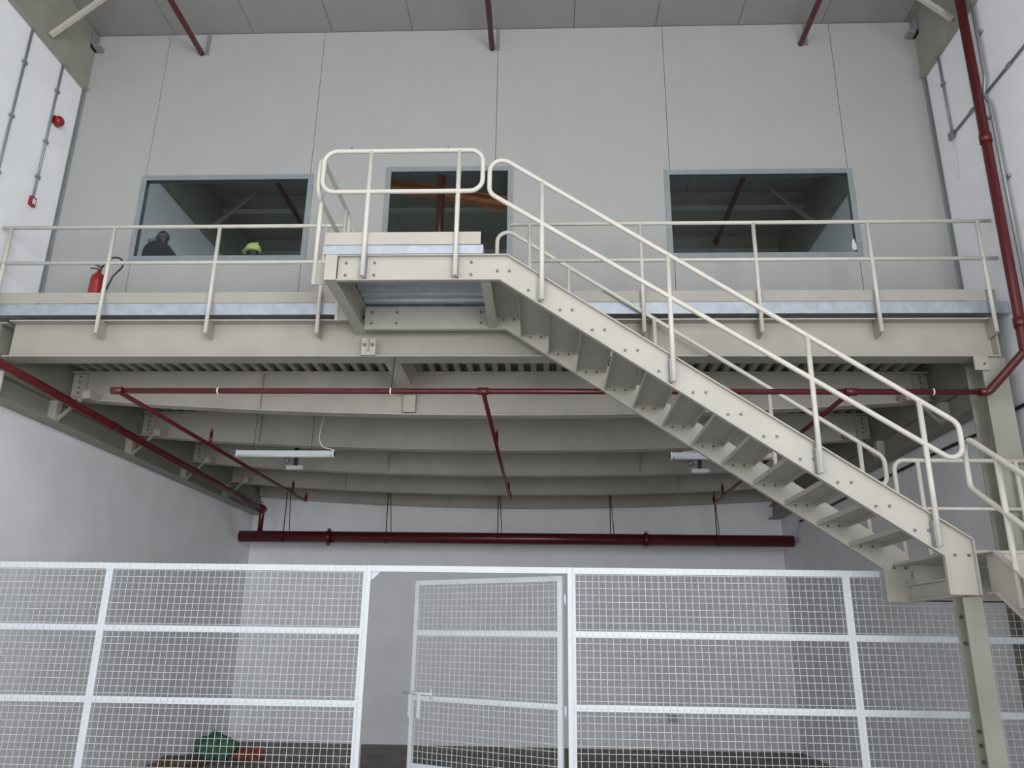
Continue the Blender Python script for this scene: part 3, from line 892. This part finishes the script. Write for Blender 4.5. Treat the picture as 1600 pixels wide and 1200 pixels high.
# ------------------------------------------------------------------ people behind the left window
def person(label, loc, yaw, scale, bend, wear):
    t = thing('person', loc, label, 'person')
    V, E, R = [], [], []

    def v(p, r, parent=None):
        V.append(Vector(p)); R.append(r)
        if parent is not None: E.append((parent, len(V) - 1))
        return len(V) - 1
    fwd = bend
    pel = v((0, 0, .96), (.16, .125))
    sp = v((0, .02 + fwd * .08, 1.14), (.165, .12), pel)
    ch = v((0, .02 + fwd * .22, 1.33), (.19, .135), sp)
    nb = v((0, .0 + fwd * .32, 1.47), (.095, .085), ch)
    nk = v((0, .02 + fwd * .40, 1.54), (.065, .066), nb)
    for s in (-1, 1):
        sh = v((s * .17, fwd * .28, 1.42), (.085, .08), ch)
        s2_ = v((s * .235, fwd * .30, 1.35), (.07, .068), sh)
        el = v((s * .285, -.02 + fwd * .35, 1.09), (.05, .05), s2_)
        wr = v((s * .27, .08 + fwd * .5, .86), (.034, .036), el)
        pm = v((s * .265, .10 + fwd * .5, .79), (.022, .042), wr)
        for q, (dy, ln_) in enumerate(((-.032, .070), (-.011, .085), (.011, .08), (.032, .062))):
            f1 = v((s * .262, .10 + fwd * .5 + dy, .735), (.010, .010), pm)
            f2 = v((s * .252, .11 + fwd * .5 + dy, .735 - ln_ * .55), (.009, .009), f1)
            v((s * .238, .115 + fwd * .5 + dy, .735 - ln_), (.007, .007), f2)
        t1 = v((s * .25, .155 + fwd * .5, .79), (.011, .011), pm)
        v((s * .242, .17 + fwd * .5, .745), (.009, .009), t1)
        hp_ = v((s * .10, 0, .90), (.105, .11), pel)
        kn = v((s * .115, .015, .50), (.064, .068), hp_)
        ak = v((s * .12, -.01, .09), (.042, .045), kn)
        v((s * .125, .13, .045), (.042, .03), ak)
    me = bpy.data.meshes.new('body_cage')
    me.from_pydata(V, E, [])
    tmp = bpy.data.objects.new('body_cage', me)
    COL.objects.link(tmp)
    sk = tmp.modifiers.new('skin', 'SKIN')
    for i, sv in enumerate(me.skin_vertices[0].data):
        sv.radius = R[i]
        sv.use_root = (i == 0)
    sub = tmp.modifiers.new('sub', 'SUBSURF'); sub.levels = 2; sub.render_levels = 2
    dg = bpy.context.evaluated_depsgraph_get(); dg.update()
    ev = tmp.evaluated_get(dg).to_mesh()
    m = MB()
    m.add([q.co.copy() for q in ev.vertices], [tuple(p.vertices) for p in ev.polygons], True)
    tmp.evaluated_get(dg).to_mesh_clear()
    bpy.data.objects.remove(tmp)
    # head, turned by 'turn' towards +Y = facing direction
    hc = Vector((0, .035 + fwd * .46, 1.655))
    prof = []
    nu, nv = 24, 18
    hv = []
    for j in range(nv + 1):
        th_ = math.pi * j / nv
        for i in range(nu):
            a = 2 * math.pi * i / nu
            x_, y_, z_ = math.sin(th_) * math.cos(a), math.sin(th_) * math.sin(a), math.cos(th_)
            wx = .078 * (1 - .16 * max(0, -z_))
            yy = .10 * y_ * (1 - .10 * max(0, -z_)) + (.018 * max(0, -z_) if y_ > 0 else -.012 * max(0, z_))
            hv.append(hc + Vector((wx * x_, yy, .122 * z_)))
    hf = [(j * nu + i, (j + 1) * nu + i, (j + 1) * nu + (i + 1) % nu, j * nu + (i + 1) % nu) for j in range(nv) for i in range(nu)]
    m.add(hv, hf, True)
    m.blob(hc + Vector((0, .105, -.018)), .016, .022, .026, 0, 0, 10, 6, False)          # nose
    m.blob(hc + Vector((0, .094, -.062)), .028, .014, .012, 0, 0, 10, 6, False)          # mouth
    for s in (-1, 1):
        m.blob(hc + Vector((s * .080, -.005, -.012)), .012, .022, .034, 0, 0, 10, 6, False)   # ears
        m.blob(hc + Vector((s * .034, .088, .016)), .018, .012, .012, 0, 0, 10, 6, False)    # brow and eye
    rz = Matrix.Rotation(yaw, 4, 'Z')
    base = Vector(loc)
    m.v = [base + rz @ (p * scale) for p in m.v]
    o = m.build('body', 'skin', t)
    rem = o.modifiers.new('remesh', 'REMESH')
    rem.mode = 'VOXEL'; rem.voxel_size = .0085; rem.use_smooth_shade = True
    dg = bpy.context.evaluated_depsgraph_get(); dg.update()
    nm_ = bpy.data.meshes.new_from_object(o.evaluated_get(dg))
    o.modifiers.clear()
    o.data = nm_
    o.data.materials.clear(); o.data.materials.append(M['skin'])
    # clothing shell
    zc_ = (1.535 * scale)
    inv = rz.inverted()
    bmz = MB()
    for p in nm_.polygons:
        c_ = inv @ p.center
        if .10 * scale < c_.z < zc_ and not (c_.z < .84 * scale and abs(c_.x) > .215 * scale):
            bmz.add([base + nm_.vertices[i].co + nm_.vertices[i].normal * .042 for i in p.vertices], [tuple(range(len(p.vertices)))], True)
    cl_ = bmz.build('clothes', 'jacket', t)
    L = lambda p: base + rz @ (Vector(p) * scale)
    H = hc
    eyes = MB()
    for s in (-1, 1): eyes.blob(L(H + Vector((s * .033, .097, .014))), .011 * scale, .011 * scale, .009 * scale, 0, 0, 10, 6, False)
    eyes.build('eyes', 'cablewhite', t)
    if wear == 'mask':
        mk = MB()
        mk.tube([L(H + Vector((0, .06, -.03))), L(H + Vector((0, .12, -.03))), L(H + Vector((0, .165, -.035)))], [.066 * scale, .06 * scale, .035 * scale], 14)
        for s in (-1, 1):
            mk.tube([L(H + Vector((s * .035, .12, -.035))), L(H + Vector((s * .085, .165, -.06)))], .036, 12)
            mk.tube([L(H + Vector((s * .05, .09, -.02))), L(H + Vector((s * .092, 0, .02))), L(H + Vector((s * .055, -.09, .03)))], .009, 8)
        mk.build('face_mask', 'mask', t)
        MB().tube([L(H + Vector((.09 * math.cos(a), -.03 + .075 * math.sin(a), -.135))) for a in [2 * math.pi * k / 20 for k in range(20)]], .03 * scale, 10, True).build('collar', 'jacket', t)
    else:
        hm = MB()
        prof_ = [(.108, .02), (.115, .035), (.113, .07), (.10, .11), (.07, .14), (.03, .155), (.001, .158)]
        hm.lathe(L(H + Vector((0, -.005, 0))), [(a * scale * 1.12, b * scale * 1.05) for a, b in prof_], 24)
        br = [(.125 * math.cos(a) * 1.0, -.005 + .125 * math.sin(a) + (.075 * math.sin(a) if math.sin(a) > 0 else 0)) for a in [2 * math.pi * k / 28 for k in range(28)]]
        hm.add([L(H + Vector((x_, y_, .022))) for x_, y_ in br] + [L(H + Vector((x_, y_, .034))) for x_, y_ in br],
               [tuple(range(27, -1, -1)), tuple(range(28, 56))] + [(i, (i + 1) % 28, (i + 1) % 28 + 28, i + 28) for i in range(28)])
        hm.bar(L(H + Vector((0, -.09, .165))), L(H + Vector((0, .09, .165))), .03, .02)
        hm.build('hard_hat', 'lime', t)
    return t


person('person in black jacket and grey face mask at the left end of the left window', (-6.02, 10.99, ZD), math.radians(78), 1.09, .0, 'mask')
person('person in a lime yellow hard hat bending behind the middle of the left window', (-4.44, 11.05, ZD), math.radians(75), .965, .35, 'hat')
